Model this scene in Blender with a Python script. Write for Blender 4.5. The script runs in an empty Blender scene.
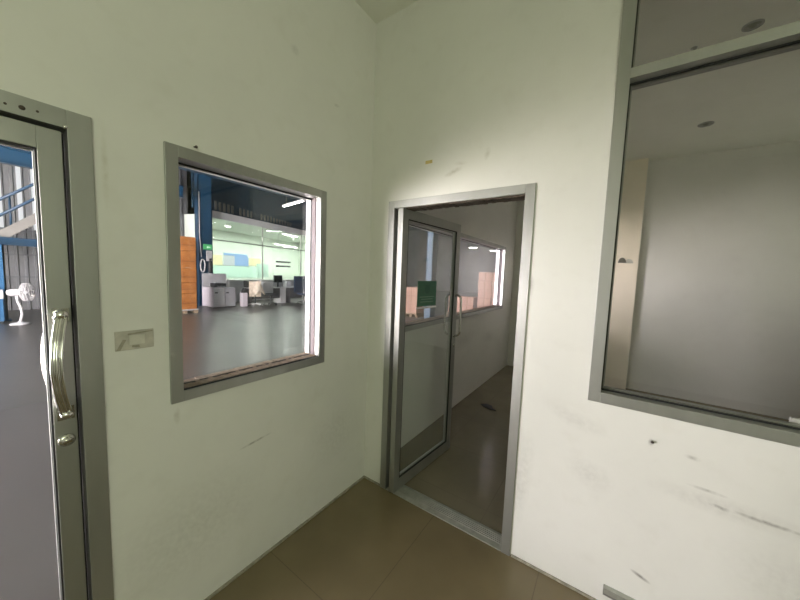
import bpy, bmesh, math, random
from mathutils import Vector, Matrix
random.seed(7)
sc = bpy.context.scene
COL = sc.collection
PI = math.pi

# ------------------------------------------------------------------ materials
def new_mat(name):
    m = bpy.data.materials.new(name); m.use_nodes = True
    nt = m.node_tree
    b = nt.nodes.get('Principled BSDF')
    return m, nt, b

def mat(name, col, rough=.5, metal=0., var=0., scale=8., bump=0., spec=.5, stretch=(1, 1, 1), col2=None):
    m, nt, b = new_mat(name)
    N, L = nt.nodes, nt.links
    b.inputs['Roughness'].default_value = rough
    b.inputs['Metallic'].default_value = metal
    b.inputs['Specular IOR Level'].default_value = spec
    tc = N.new('ShaderNodeTexCoord'); mp = N.new('ShaderNodeMapping'); mp.inputs['Scale'].default_value = stretch
    nz = N.new('ShaderNodeTexNoise'); nz.inputs['Scale'].default_value = scale; nz.inputs['Detail'].default_value = 5
    L.new(tc.outputs['Object'], mp.inputs['Vector']); L.new(mp.outputs[0], nz.inputs['Vector'])
    rp = N.new('ShaderNodeValToRGB')
    rp.color_ramp.elements[0].position = .3; rp.color_ramp.elements[1].position = .7
    dark = col2 if col2 else [c * (1 - var) for c in col]
    rp.color_ramp.elements[0].color = (*dark, 1); rp.color_ramp.elements[1].color = (*col, 1)
    L.new(nz.outputs['Fac'], rp.inputs[0]); L.new(rp.outputs[0], b.inputs['Base Color'])
    if bump:
        bp = N.new('ShaderNodeBump'); bp.inputs['Strength'].default_value = bump; bp.inputs['Distance'].default_value = .002
        L.new(nz.outputs['Fac'], bp.inputs['Height']); L.new(bp.outputs[0], b.inputs['Normal'])
    return m

def emit(name, col, strength):
    m, nt, b = new_mat(name)
    b.inputs['Base Color'].default_value = (*[c * .08 for c in col], 1)
    b.inputs['Emission Color'].default_value = (*col, 1)
    b.inputs['Emission Strength'].default_value = strength
    return m

def glass(name, tint=(.965, .97, .965), haze=.008, refl=1.0, haze_col=(.8, .82, .8)):
    """clear window pane: tinted straight-through light, a Fresnel mirror, a little dust"""
    m = bpy.data.materials.new(name); m.use_nodes = True
    nt = m.node_tree; N, L = nt.nodes, nt.links
    N.clear()
    out = N.new('ShaderNodeOutputMaterial')
    tr = N.new('ShaderNodeBsdfTransparent'); tr.inputs[0].default_value = (*tint, 1)
    gl = N.new('ShaderNodeBsdfGlossy'); gl.inputs['Roughness'].default_value = .02
    gl.inputs[0].default_value = (refl, refl, refl, 1)
    ge = N.new('ShaderNodeNewGeometry')
    def mth(op, a, b=None):
        q = N.new('ShaderNodeMath'); q.operation = op
        if hasattr(a, 'links'): L.new(a, q.inputs[0])
        else: q.inputs[0].default_value = a
        if b is not None:
            if hasattr(b, 'links'): L.new(b, q.inputs[1])
            else: q.inputs[1].default_value = b
        return q.outputs[0]
    dt = N.new('ShaderNodeVectorMath'); dt.operation = 'DOT_PRODUCT'
    L.new(ge.outputs['Incoming'], dt.inputs[0]); L.new(ge.outputs['Normal'], dt.inputs[1])
    frs = mth('ADD', mth('MULTIPLY', mth('POWER', mth('SUBTRACT', 1., mth('ABSOLUTE', dt.outputs['Value'])), 5.), .96), .04)
    df = N.new('ShaderNodeBsdfDiffuse'); df.inputs[0].default_value = (*haze_col, 1)
    m1 = N.new('ShaderNodeMixShader'); m2 = N.new('ShaderNodeMixShader')
    tc = N.new('ShaderNodeTexCoord'); nz = N.new('ShaderNodeTexNoise'); nz.inputs['Scale'].default_value = 3; nz.inputs['Detail'].default_value = 6
    mr = N.new('ShaderNodeMapRange'); mr.inputs['From Min'].default_value = .3; mr.inputs['From Max'].default_value = .75
    mr.inputs['To Min'].default_value = haze * .6; mr.inputs['To Max'].default_value = haze * 1.4
    L.new(tc.outputs['Object'], nz.inputs[0]); L.new(nz.outputs['Fac'], mr.inputs[0])
    L.new(frs, m1.inputs[0]); L.new(tr.outputs[0], m1.inputs[1]); L.new(gl.outputs[0], m1.inputs[2])
    L.new(mr.outputs[0], m2.inputs[0]); L.new(m1.outputs[0], m2.inputs[1]); L.new(df.outputs[0], m2.inputs[2])
    L.new(m2.outputs[0], out.inputs[0])
    return m

def paint(name, col, marks=(), plane='y', dirt=.055):
    """matt wall paint with patchy grime and scuff marks that have a place of their own"""
    m, nt, b = new_mat(name); N, L = nt.nodes, nt.links
    b.inputs['Roughness'].default_value = .55; b.inputs['Specular IOR Level'].default_value = .3
    tc = N.new('ShaderNodeTexCoord')
    n1 = N.new('ShaderNodeTexNoise'); n1.inputs['Scale'].default_value = 1.6; n1.inputs['Detail'].default_value = 8; n1.inputs['Roughness'].default_value = .6
    n2 = N.new('ShaderNodeTexNoise'); n2.inputs['Scale'].default_value = 9; n2.inputs['Detail'].default_value = 4
    L.new(tc.outputs['Object'], n1.inputs[0]); L.new(tc.outputs['Object'], n2.inputs[0])
    r1 = N.new('ShaderNodeValToRGB'); e = r1.color_ramp.elements
    e[0].position = .32; e[1].position = .62
    e[0].color = (*[c * (1 - dirt) for c in col], 1); e[1].color = (*col, 1)
    L.new(n1.outputs['Fac'], r1.inputs[0])
    r2 = N.new('ShaderNodeValToRGB'); e = r2.color_ramp.elements
    e[0].position = .25; e[1].position = .45; e[0].color = (.88, .87, .84, 1); e[1].color = (1, 1, 1, 1)
    L.new(n2.outputs['Fac'], r2.inputs[0])
    mx = N.new('ShaderNodeMix'); mx.data_type = 'RGBA'; mx.blend_type = 'MULTIPLY'; mx.inputs[0].default_value = .3
    L.new(r1.outputs[0], mx.inputs['A']); L.new(r2.outputs[0], mx.inputs['B'])
    cur = mx.outputs['Result']
    for (u, z, ru, rz, ang, s, c) in marks:
        mp = N.new('ShaderNodeMapping'); mp.vector_type = 'TEXTURE'
        if plane == 'y':
            mp.inputs['Location'].default_value = (u, 0, z); mp.inputs['Rotation'].default_value = (0, ang, 0)
            mp.inputs['Scale'].default_value = (ru, 1, rz)
        else:
            mp.inputs['Location'].default_value = (0, u, z); mp.inputs['Rotation'].default_value = (ang, 0, 0)
            mp.inputs['Scale'].default_value = (1, ru, rz)
        L.new(tc.outputs['Object'], mp.inputs[0])
        g = N.new('ShaderNodeTexGradient'); g.gradient_type = 'SPHERICAL'; L.new(mp.outputs[0], g.inputs[0])
        nn = N.new('ShaderNodeTexNoise'); nn.inputs['Scale'].default_value = 40; nn.inputs['Detail'].default_value = 3
        L.new(tc.outputs['Object'], nn.inputs[0])
        mu = N.new('ShaderNodeMath'); mu.operation = 'MULTIPLY'; L.new(g.outputs['Fac'], mu.inputs[0])
        m2 = N.new('ShaderNodeMath'); m2.operation = 'MULTIPLY_ADD'; m2.inputs[1].default_value = 4 * s; m2.inputs[2].default_value = -.8 * s
        m2.use_clamp = True
        L.new(nn.outputs['Fac'], m2.inputs[0]); L.new(m2.outputs[0], mu.inputs[1])
        mu.use_clamp = True
        k = N.new('ShaderNodeMix'); k.data_type = 'RGBA'; k.inputs['B'].default_value = (*c, 1)
        L.new(mu.outputs[0], k.inputs[0]); L.new(cur, k.inputs['A']); cur = k.outputs['Result']
    L.new(cur, b.inputs['Base Color'])
    bp = N.new('ShaderNodeBump'); bp.inputs['Strength'].default_value = .08; bp.inputs['Distance'].default_value = .003
    L.new(n2.outputs['Fac'], bp.inputs['Height']); L.new(bp.outputs[0], b.inputs['Normal'])
    return m

def tile_floor(name, col, grout, x0, y0, tx, ty, rough=.22):
    m, nt, b = new_mat(name); N, L = nt.nodes, nt.links
    tc = N.new('ShaderNodeTexCoord'); sp = N.new('ShaderNodeSeparateXYZ'); L.new(tc.outputs['Object'], sp.inputs[0])
    def line(sock, o, t):
        a = N.new('ShaderNodeMath'); a.operation = 'SUBTRACT'; L.new(sock, a.inputs[0]); a.inputs[1].default_value = o
        d = N.new('ShaderNodeMath'); d.operation = 'PINGPONG'; L.new(a.outputs[0], d.inputs[0]); d.inputs[1].default_value = t / 2
        c = N.new('ShaderNodeMath'); c.operation = 'LESS_THAN'; L.new(d.outputs[0], c.inputs[0]); c.inputs[1].default_value = .0022
        return c.outputs[0]
    mx = N.new('ShaderNodeMath'); mx.operation = 'MAXIMUM'
    L.new(line(sp.outputs[0], x0, tx), mx.inputs[0]); L.new(line(sp.outputs[1], y0, ty), mx.inputs[1])
    nz = N.new('ShaderNodeTexNoise'); nz.inputs['Scale'].default_value = 2.5; nz.inputs['Detail'].default_value = 8
    L.new(tc.outputs['Object'], nz.inputs[0])
    rp = N.new('ShaderNodeValToRGB'); e = rp.color_ramp.elements; e[0].position = .3; e[1].position = .7
    e[0].color = (*[c * .82 for c in col], 1); e[1].color = (*col, 1)
    L.new(nz.outputs['Fac'], rp.inputs[0])
    k = N.new('ShaderNodeMix'); k.data_type = 'RGBA'; k.inputs['B'].default_value = (*grout, 1)
    L.new(mx.outputs[0], k.inputs[0]); L.new(rp.outputs[0], k.inputs['A']); L.new(k.outputs['Result'], b.inputs['Base Color'])
    rr = N.new('ShaderNodeMapRange'); rr.inputs['To Min'].default_value = rough * .8; rr.inputs['To Max'].default_value = rough * 1.3
    L.new(nz.outputs['Fac'], rr.inputs[0]); L.new(rr.outputs[0], b.inputs['Roughness'])
    return m

GREY = (.28, .27, .24)
M = {}
M['wall'] = paint('wall paint plain', (.76, .755, .715))
M['wall_back'] = paint('wall paint scuffed', (.76, .755, .715), [
    (.642, 2.231, .07, .02, -.3, .5, (.45, .43, .36)), (.85, 2.30, .02, .04, .2, .35, (.45, .43, .36)),
    (.69, 2.275, .05, .015, .1, .3, (.5, .47, .4)),
    (1.885, .742, .07, .009, .05, .5, GREY), (1.925, .687, .035, .010, .1, .6, (.22, .22, .2)),
    (2.05, .687, .13, .010, .02, .55, GREY), (1.96, .69, .3, .05, .03, .16, GREY), (1.83, .865, .03, .012, .1, .35, GREY),
    (1.703, .235, .045, .011, .35, 1., (.2, .19, .17)), (1.47, .64, .12, .08, .3, .13, GREY),
    (1.39, .90, .16, .05, .3, .12, GREY), (1.134, 1.56, .02, .06, 0, .25, GREY), (1.69, .885, .012, .02, 0, .7, GREY),
    (2.2, .45, .3, .2, .2, .10, GREY), (1.15, .45, .06, .35, .1, .15, GREY)], 'y')
M['wall_left'] = paint('wall paint grimy', (.76, .755, .715), [
    (-.89, .69, .10, .008, .1, .6, GREY), (-.353, 2.63, .03, .012, .2, .3, GREY), (-.66, 2.775, .03, .03, 0, .2, GREY),
    (-1.437, 1.93, .012, .15, 0, .25, (.5, .46, .36)), (-1.242, .96, .015, .04, 0, .35, (.35, .3, .22)),
    (-.3, .5, .3, .25, .2, .10, GREY), (-1.2, .4, .4, .3, .2, .12, GREY),
    (1.9, .8, .4, .12, .1, .15, GREY), (2.8, .7, .3, .1, -.1, .15, GREY)], 'x')
M['ceiling'] = paint('ceiling paint', (.84, .84, .77), dirt=.06)
M['floor'] = tile_floor('glazed floor tiles', (.215, .168, .095), (.145, .115, .07), .63, -.81, .652, 1.3, .2)
M['floor_in'] = tile_floor('glazed inner floor tiles', (.25, .215, .15), (.19, .16, .115), .30, .25, .6, .6, .12)
M['alu'] = mat('aluminium frame', (.43, .435, .41), .42, .8, .10, 14, .02, stretch=(1, 1, .2))
M['alu_dark'] = mat('dull aluminium', (.36, .36, .34), .45, .8, .15, 20)
M['alu_plate'] = mat('threshold aluminium', (.52, .53, .48), .45, .6, .25, 20)
M['bead'] = mat('pale glazing bead', (.78, .76, .76), .4, .2, .08, 20)
M['gasket'] = mat('black rubber gasket', (.012, .012, .012), .6)
M['chrome'] = mat('polished steel', (.74, .73, .71), .16, 1., .06, 30)
M['channel'] = mat('grey pink channel', (.15, .12, .125), .6)
M['dust'] = mat('dusty brown sill', (.40, .31, .23), .85, 0, .45, 35, .5, col2=(.22, .16, .11))
M['darkfoam'] = mat('dirty brown door seal', (.11, .085, .06), .9, 0, .6, 40, .6)
M['glass'] = glass('window glass')
M['glass_dust'] = glass('dusty window glass', (.985, .985, .985), .028, 1., (.75, .77, .77))
M['glass_leaf'] = glass('door glass', (.94, .955, .945), .03)
M['glass_tint'] = glass('tinted partition glass', (.97, .97, .955), .003)
M['plate'] = mat('yellowed plate', (.56, .53, .46), .6, 0, .3, 25)
M['plate_in'] = mat('pale plate module', (.66, .64, .56), .5, 0, .25, 25)
M['grime'] = mat('glue residue', (.38, .35, .28), .8, 0, .4, 40)
M['tape'] = mat('yellow tape', (.66, .52, .20), .6, 0, .2, 40)
M['black'] = mat('black', (.02, .02, .02), .5)
M['nail'] = mat('rusty nail', (.08, .06, .05), .5, .5)
M['white'] = mat('white enamel', (.66, .65, .64), .35, 0, .06, 10)
M['white_pink'] = mat('white laminate', (.80, .74, .77), .4, 0, .05, 10)
M['cream'] = mat('cream cloth', (.70, .60, .46), .9, 0, .3, 12, .4)
M['beige'] = mat('beige plaster', (.92, .83, .68), .6, 0, .06, 3)
M['beige_grey'] = mat('grey beige paint', (.27, .26, .235), .5, 0, .15, 3)
M['concrete'] = mat('polished concrete', (.11, .102, .092), .34, 0, .28, .7)
M['apron'] = mat('pale concrete', (.42, .41, .38), .8, 0, .2, 1.5)  # kept paler than the hall floor so the added apron bounces more light
M['blue'] = mat('blue steel paint', (.007, .046, .098), .4, 0, .15, 3)
M['blue_grey'] = mat('grey blue paint', (.10, .15, .21), .5, 0, .15, 3)
M['blue_light'] = mat('light blue paint', (.03, .13, .27), .45, 0, .1, 3)
M['strip'] = mat('grimy translucent strip', (.20, .21, .20), .6, 0, .4, 3)
M['navy'] = mat('dark navy sheet', (.009, .045, .085), .55, 0, .3, 2)
M['navy_fab'] = mat('navy fabric', (.018, .035, .075), .9, 0, .2, 30)
M['sheet'] = mat('grey corrugated sheet', (.20, .205, .21), .5, .2, .3, 1.2)
M['sheet_dark'] = mat('dark grey corrugated sheet', (.16, .17, .18), .5, .3, .3, 1.2)
M['orange'] = mat('orange brown board', (.50, .20, .05), .65, 0, .35, 6, col2=(.34, .125, .03))
M['orange_b'] = mat('dark printed band', (.33, .12, .03), .7, 0, .3, 10)
M['pinkbox'] = mat('pinkish carton', (.60, .36, .27), .75, 0, .2, 5)
M['tape_b'] = mat('brown parcel tape', (.40, .22, .13), .5)
M['wood'] = mat('pallet wood', (.34, .25, .16), .8, 0, .35, 10)
M['dark'] = mat('charcoal plastic', (.035, .036, .04), .5)
M['desk'] = mat('dark grey laminate', (.10, .095, .10), .5, 0, .2, 8)
M['grey'] = mat('light grey laminate', (.52, .52, .53), .5, 0, .1, 6)
M['screen'] = mat('dark screen', (.008, .012, .013), .15)
M['green'] = mat('green notice', (.06, .17, .11), .5, 0, .15, 12)
M['green_dk'] = mat('dark green print', (.04, .12, .08), .5)
M['green_lt'] = mat('pale green print', (.20, .34, .25), .5)
M['office'] = mat('pale green office paint', (.72, .79, .70), .6, 0, .05, 2)
M['office_panel'] = mat('mint film', (.50, .70, .60), .5)
M['fascia'] = mat('pale fascia board', (.62, .62, .62), .5, 0, .1, 3)
M['tube'] = emit('lit tube', (1., .98, .92), 14)
M['tube_far'] = emit('lit tube far', (1., .98, .92), 30)
M['sign_green'] = emit('lit green sign', (.12, .62, .22), .7)
M['sign_white'] = emit('lit sign arrow', (.7, 1., .75), 1.1)
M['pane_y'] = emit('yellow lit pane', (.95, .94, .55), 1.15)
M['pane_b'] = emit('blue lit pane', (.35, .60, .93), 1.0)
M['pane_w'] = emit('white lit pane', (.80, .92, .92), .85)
M['sky_strip'] = emit('daylit translucent sheet', (.95, .97, 1.), .80)
M['downlight'] = mat('unlit downlight cup', (.16, .15, .13), .3, .5)

# ------------------------------------------------------------------ geometry helpers
class MB:
    def __init__(s): s.bm = bmesh.new()
    def box(s, x0, y0, z0, x1, y1, z1, mi=0):
        v = [s.bm.verts.new((x, y, z)) for x in (min(x0, x1), max(x0, x1)) for y in (min(y0, y1), max(y0, y1)) for z in (min(z0, z1), max(z0, z1))]
        for f in ((0, 1, 3, 2), (4, 6, 7, 5), (0, 4, 5, 1), (2, 3, 7, 6), (0, 2, 6, 4), (1, 5, 7, 3)):
            s.bm.faces.new([v[i] for i in f]).material_index = mi
        return s
    def sweep(s, path, prof, closed=False, up=Vector((0, 0, 1)), cap=True, smooth=True):
        """prof: list of (a,b); path points"""
        pts = [Vector(p) for p in path]; rings = []; n = len(pts)
        last = None
        for i, p in enumerate(pts):
            if closed: t = (pts[(i + 1) % n] - pts[i - 1])
            else: t = pts[min(i + 1, n - 1)] - pts[max(i - 1, 0)]
            t.normalize()
            if last is None:
                a = up.cross(t)
                if a.length < 1e-4: a = Vector((1, 0, 0)).cross(t)
                a.normalize()
            else:
                a = last - t * last.dot(t); a.normalize()
            last = a; b = t.cross(a)
            rings.append([s.bm.verts.new(p + a * u + b * w) for u, w in prof])
        k = len(prof)
        for i in range(n if closed else n - 1):
            A, B = rings[i], rings[(i + 1) % n]
            for j in range(k):
                f = s.bm.faces.new((A[j], A[(j + 1) % k], B[(j + 1) % k], B[j])); f.smooth = smooth and k > 5
        if cap and not closed:
            s.bm.faces.new(rings[0][::-1]); s.bm.faces.new(rings[-1])
        return s
    def tube(s, path, r, n=10, closed=False, up=Vector((0, 0, 1))):
        return s.sweep(path, [(r * math.cos(2 * PI * i / n), r * math.sin(2 * PI * i / n)) for i in range(n)], closed, up)
    def lathe(s, o, axis, prof, n=24):
        """prof: (r, h) list along axis from o"""
        o = Vector(o); ax = Vector(axis).normalized()
        a = ax.orthogonal().normalized(); b = ax.cross(a); rings = []
        for r, h in prof:
            if r < 1e-6: rings.append([s.bm.verts.new(o + ax * h)])
            else: rings.append([s.bm.verts.new(o + ax * h + (a * math.cos(2 * PI * i / n) + b * math.sin(2 * PI * i / n)) * r) for i in range(n)])
        for A, B in zip(rings, rings[1:]):
            for i in range(n):
                j = (i + 1) % n
                if len(A) == 1 and len(B) == 1: continue
                if len(A) == 1: f = s.bm.faces.new((A[0], B[j], B[i]))
                elif len(B) == 1: f = s.bm.faces.new((A[i], A[j], B[0]))
                else: f = s.bm.faces.new((A[i], A[j], B[j], B[i]))
                f.smooth = True
        for R_, rev in ((rings[0], True), (rings[-1], False)):
            if len(R_) > 1: s.bm.faces.new(R_[::-1] if rev else R_)
        return s
    def prism(s, poly, d):
        """poly: 3D points of one face, d: extrusion vector"""
        d = Vector(d); A = [s.bm.verts.new(Vector(p)) for p in poly]; B = [s.bm.verts.new(Vector(p) + d) for p in poly]
        n = len(A); s.bm.faces.new(A[::-1]); s.bm.faces.new(B)
        for i in range(n): s.bm.faces.new((A[i], A[(i + 1) % n], B[(i + 1) % n], B[i]))
        return s
    def ring(s, ax, d0, d1, u0, u1, z0, z1, w, wb=None, bottom=True):
        """rectangular frame on a wall; ax='x': wall plane normal x, u runs along y"""
        wb = w if wb is None else wb
        def bx(a0, b0, a1, b1):
            if ax == 'x': s.box(d0, a0, b0, d1, a1, b1)
            else: s.box(a0, d0, b0, a1, d1, b1)
        bx(u0, z0, u0 + w, z1); bx(u1 - w, z0, u1, z1)
        bx(u0 + w, z1 - w, u1 - w, z1)
        if bottom: bx(u0 + w, z0, u1 - w, z0 + wb)
        return s
    def rot(s, mtx):
        bmesh.ops.transform(s.bm, matrix=mtx, verts=s.bm.verts); return s
    def build(s, name, m, parent=None, bevel=0., kind=None, smooth=False):
        bmesh.ops.recalc_face_normals(s.bm, faces=s.bm.faces)
        if parent is not None:
            w = Vector((0, 0, 0)); p = parent; loc_ = False
            while p:
                w += p.location; loc_ = loc_ or bool(p.get('_local')); p = p.parent
            if not loc_:
                bmesh.ops.translate(s.bm, vec=-w, verts=s.bm.verts)
        me = bpy.data.meshes.new(name); s.bm.to_mesh(me); s.bm.free()
        for x in (m if isinstance(m, (list, tuple)) else [m]): me.materials.append(x)
        o = bpy.data.objects.new(name, me); COL.objects.link(o)
        if parent is not None: o.parent = parent
        if bevel:
            bv = o.modifiers.new('bevel', 'BEVEL'); bv.width = bevel * .6; bv.segments = 2; bv.limit_method = 'ANGLE'
        if kind: o['kind'] = kind
        return o

def tag(o, label=None, cat=None, group=None, kind=None):
    if label: o['label'] = label
    if cat: o['category'] = cat
    if group: o['group'] = group
    if kind: o['kind'] = kind
    return o
def empty(name, loc, label=None, cat=None, group=None, kind=None, rz=0., local=False):
    o = bpy.data.objects.new(name, None); COL.objects.link(o); o.empty_display_size = .1
    o.location = loc; o.rotation_euler.z = rz
    if local: o['_local'] = 1
    return tag(o, label, cat, group, kind)
def copy_thing(root, loc, label=None, rz=None):
    c = root.copy(); COL.objects.link(c); c.location = loc
    if rz is not None: c.rotation_euler.z = rz
    if label: c['label'] = label
    for ch in list(root.children):
        d = ch.copy(); COL.objects.link(d); d.parent = c
        for g in list(ch.children):
            e = g.copy(); COL.objects.link(e); e.parent = d
    return c

def wall(name, ax, d0, d1, u0, u1, z0, z1, holes, m, label=None):
    us = sorted({u0, u1, *[h[0] for h in holes], *[h[1] for h in holes]})
    zs = sorted({z0, z1, *[h[2] for h in holes], *[h[3] for h in holes]})
    us = [u for u in us if u0 <= u <= u1]; zs = [z for z in zs if z0 <= z <= z1]
    bm = bmesh.new(); V = {}
    def v(d, u, z):
        k = (d, u, z)
        if k not in V: V[k] = bm.verts.new((d, u, z) if ax == 'x' else (u, d, z))
        return V[k]
    def solid(i, j):
        if i < 0 or j < 0 or i >= len(us) - 1 or j >= len(zs) - 1: return False
        cu, cz = (us[i] + us[i + 1]) / 2, (zs[j] + zs[j + 1]) / 2
        return not any(h[0] < cu < h[1] and h[2] < cz < h[3] for h in holes)
    for i in range(len(us) - 1):
        for j in range(len(zs) - 1):
            if not solid(i, j): continue
            a, b, c, e = us[i], us[i + 1], zs[j], zs[j + 1]
            for d in (d0, d1): bm.faces.new((v(d, a, c), v(d, b, c), v(d, b, e), v(d, a, e)))
            if not solid(i - 1, j): bm.faces.new((v(d0, a, c), v(d1, a, c), v(d1, a, e), v(d0, a, e)))
            if not solid(i + 1, j): bm.faces.new((v(d0, b, c), v(d1, b, c), v(d1, b, e), v(d0, b, e)))
            if not solid(i, j - 1): bm.faces.new((v(d0, a, c), v(d1, a, c), v(d1, b, c), v(d0, b, c)))
            if not solid(i, j + 1): bm.faces.new((v(d0, a, e), v(d1, a, e), v(d1, b, e), v(d0, b, e)))
    bmesh.ops.recalc_face_normals(bm, faces=bm.faces)
    me = bpy.data.meshes.new(name); bm.to_mesh(me); bm.free(); me.materials.append(m)
    o = bpy.data.objects.new(name, me); COL.objects.link(o); o['kind'] = 'structure'
    if label: o['label'] = label
    return o
def struct(name, mb, m, label=None, bevel=0.):
    o = mb.build(name, m, bevel=bevel); o['kind'] = 'structure'
    if label: o['label'] = label
    return o

# ------------------------------------------------------------------ room shell
HC = 3.33
XR, YB, YF = 3.7, -4.3, 3.96          # right wall, rear wall, far wall of the inner room
T = .10
DL = (-2.47, -1.468, 0., 2.088)       # glass door opening in left wall
W1 = (-1.264, -.434, 1.021, 2.087)    # window beside it
W3 = (.40, 3.40, 1.09, 2.10)          # inner room window
DR = (.169, 1.124, 0., 2.10)          # open door in back wall
W2 = (1.435, 3.30, 1.018, 3.08)       # fixed glazing in back wall
sh = .006
def shrink(h, door=False): return (h[0] + sh, h[1] - sh, h[2] if door else h[2] + sh, h[3] - sh)
wall('wall_left', 'x', -T, 0., YB, YF + T, 0, HC, [shrink(DL, 1), shrink(W1), shrink(W3)], M['wall_left'], 'off-white wall on the left with glass door and window')
wall('wall_back', 'y', 0., T, 0., XR, 0, HC, [shrink(DR, 1), shrink(W2)], M['wall_back'], 'scuffed off-white wall with open glass door and fixed window')
RW = (-4.15, -2.15, 1.3, 2.8)  # made-up opening in the unseen right wall, holds the fill lamp
wall('wall_right', 'x', XR, XR + T, YB, YF + T, 0, HC, [RW], M['wall'], 'off-white wall on the right')
wall('wall_rear', 'y', YB - T, YB, -T, XR + T, 0, HC, [], M['wall'], 'off-white wall behind the viewer')
wall('wall_far', 'y', YF, YF + T, 0., XR, 0, HC, [], M['wall'], 'pale far wall of the inner room')
struct('floor', MB().box(0, YB, -.06, XR, .0, 0), M['floor'], 'brown grey tiled floor')
struct('floor_inner', MB().box(0, 0., -.06, XR, YF, 0), M['floor_in'], 'glossy tiled floor of the inner room')
struct('ceiling', MB().box(-T, YB - T, HC, XR + T, YF + T, HC + .1), M['ceiling'], 'flat off-white ceiling')
struct('trim_1', MB().box(1.43, YF - .15, 0, 1.765, YF, HC), M['beige'], 'beige pilaster on the far wall behind the fixed window')
# narrow grout upstand along the left wall and back wall
struct('baseboard_left', MB().box(0, -1.46, 0, .010, 0, .012), M['grime'], 'thin dark grout line along the left wall')
struct('baseboard_back', MB().box(.010, -.008, 0, .165, 0, .012).box(1.13, -.008, 0, XR, 0, .012), M['grime'], 'thin dark grout line along the back wall')

# ------------------------------------------------------------------ door 1 : closed glass door, left
d1 = empty('door_1', (0, -1.97, 0), 'closed grey aluminium glass door with bowed steel pull handle', 'door', kind='structure')
f = MB()
f.ring('x', -.112, .012, DL[0], DL[1], 0, DL[3], .058, bottom=False)
f.build('door_frame', M['alu'], d1, .002)
f = MB()     # stop strips behind the leaf: the black joint
f.ring('x', -.10, -.056, DL[0] + .058, DL[1] - .058, 0, DL[3] - .058, .018, bottom=False)
f.build('door_seal', M['gasket'], d1)
LY0, LY1, LZ0, LZ1 = -2.40, -1.537, .012, 2.020
lf = MB()
sw = .054
lf.box(-.052, LY1 - sw, LZ0, -.006, LY1, LZ1).box(-.052, LY0, LZ0, -.006, LY0 + sw, LZ1)
lf.box(-.052, LY0 + sw, LZ1 - .068, -.006, LY1 - sw, LZ1).box(-.052, LY0 + sw, LZ0, -.006, LY1 - sw, LZ0 + .11)
leaf = lf.build('door_leaf', M['alu'], d1, .002)
gy0, gy1, gz0, gz1 = LY0 + sw, LY1 - sw, LZ0 + .11, LZ1 - .068
MB().ring('x', -.046, -.034, gy0, gy1, gz0, gz1, .007).build('glazing_bead', M['alu'], leaf)
MB().ring('x', -.020, -.010, gy0, gy1, gz0, gz1, .005).build('glazing_gasket', M['gasket'], leaf)
MB().box(-.033, gy0, gz0, -.027, gy1, gz1).build('glass_pane', M['glass'], leaf)
def pull(sgn, hy=-1.563):
    """bowed pull handle with a grooved grip, on face x = base"""
    base = -.006 if sgn > 0 else -.052
    mb = MB(); path = []
    zt, zb = 1.425, 1.095
    for i in range(25):
        t = i / 24
        z = zt + (zb - zt) * t
        bow = math.sin(PI * t) ** .9
        path.append((base + sgn * (.024 + .040 * bow), hy - .022 * bow, z))
    prof = []
    # grooved oval grip: wide across y, thin across x
    pr = [(-.016, 0), (-.013, .008), (-.009, .010), (-.006, .008), (-.004, -.002), (.004, -.002), (.006, .008), (.009, .010), (.013, .008), (.016, 0), (.011, -.009), (-.011, -.009)]
    # a runs along up x tangent; keep the groove facing out
    mb.sweep(path, [(.0135 * math.cos(2 * PI * q / 14), .006 * math.sin(2 * PI * q / 14)) for q in range(14)], up=Vector((1, 0, 0)))
    for off in (-.011, 0, .011):      # three raised ribs along the grip
        mb.tube([(p[0] + sgn * .0055, p[1] + off, p[2]) for p in path], .0042, 8, up=Vector((1, 0, 0)))
    for z in (zt + .004, zb - .004):
        mb.lathe((base, hy, z), (sgn, 0, 0), [(.017, 0), (.0175, .012), (.0165, .026), (.013, .036), (0, .038)], 20)
    for z in (zt, zb - .006):
        mb.box(base, hy - .020, z - .022, base + sgn * .005, hy + .020, z + .024)
    return mb
pull(1).build('pull_handle', M['chrome'], leaf)
pull(-1).build('pull_handle', M['chrome'], leaf)
MB().lathe((-.006, -1.564, .994), (1, 0, 0), [(.021, 0), (.021, .006), (.015, .009), (.012, .010), (.012, .017), (0, .019)]).box(.010, -1.574, .990, .017, -1.554, .998).build('lock_cylinder', M['chrome'], leaf)
MB().lathe((.012, -1.617, 2.054), (1, 0, 0), [(.007, 0), (.005, .003), (0, .003)], 12).lathe((.012, -1.587, 2.056), (1, 0, 0), [(.0035, 0), (.003, .002), (0, .002)], 10).lathe((.012, -1.648, 2.052), (1, 0, 0), [(.0035, 0), (.003, .002), (0, .002)], 10).build('frame_screw', M['nail'], d1)
MB().lathe((.012, -1.530, 2.033), (1, .0, 0), [(.007, 0), (.006, .004), (0, .005)], 12).build('corner_screw', M['chrome'], d1)

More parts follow.
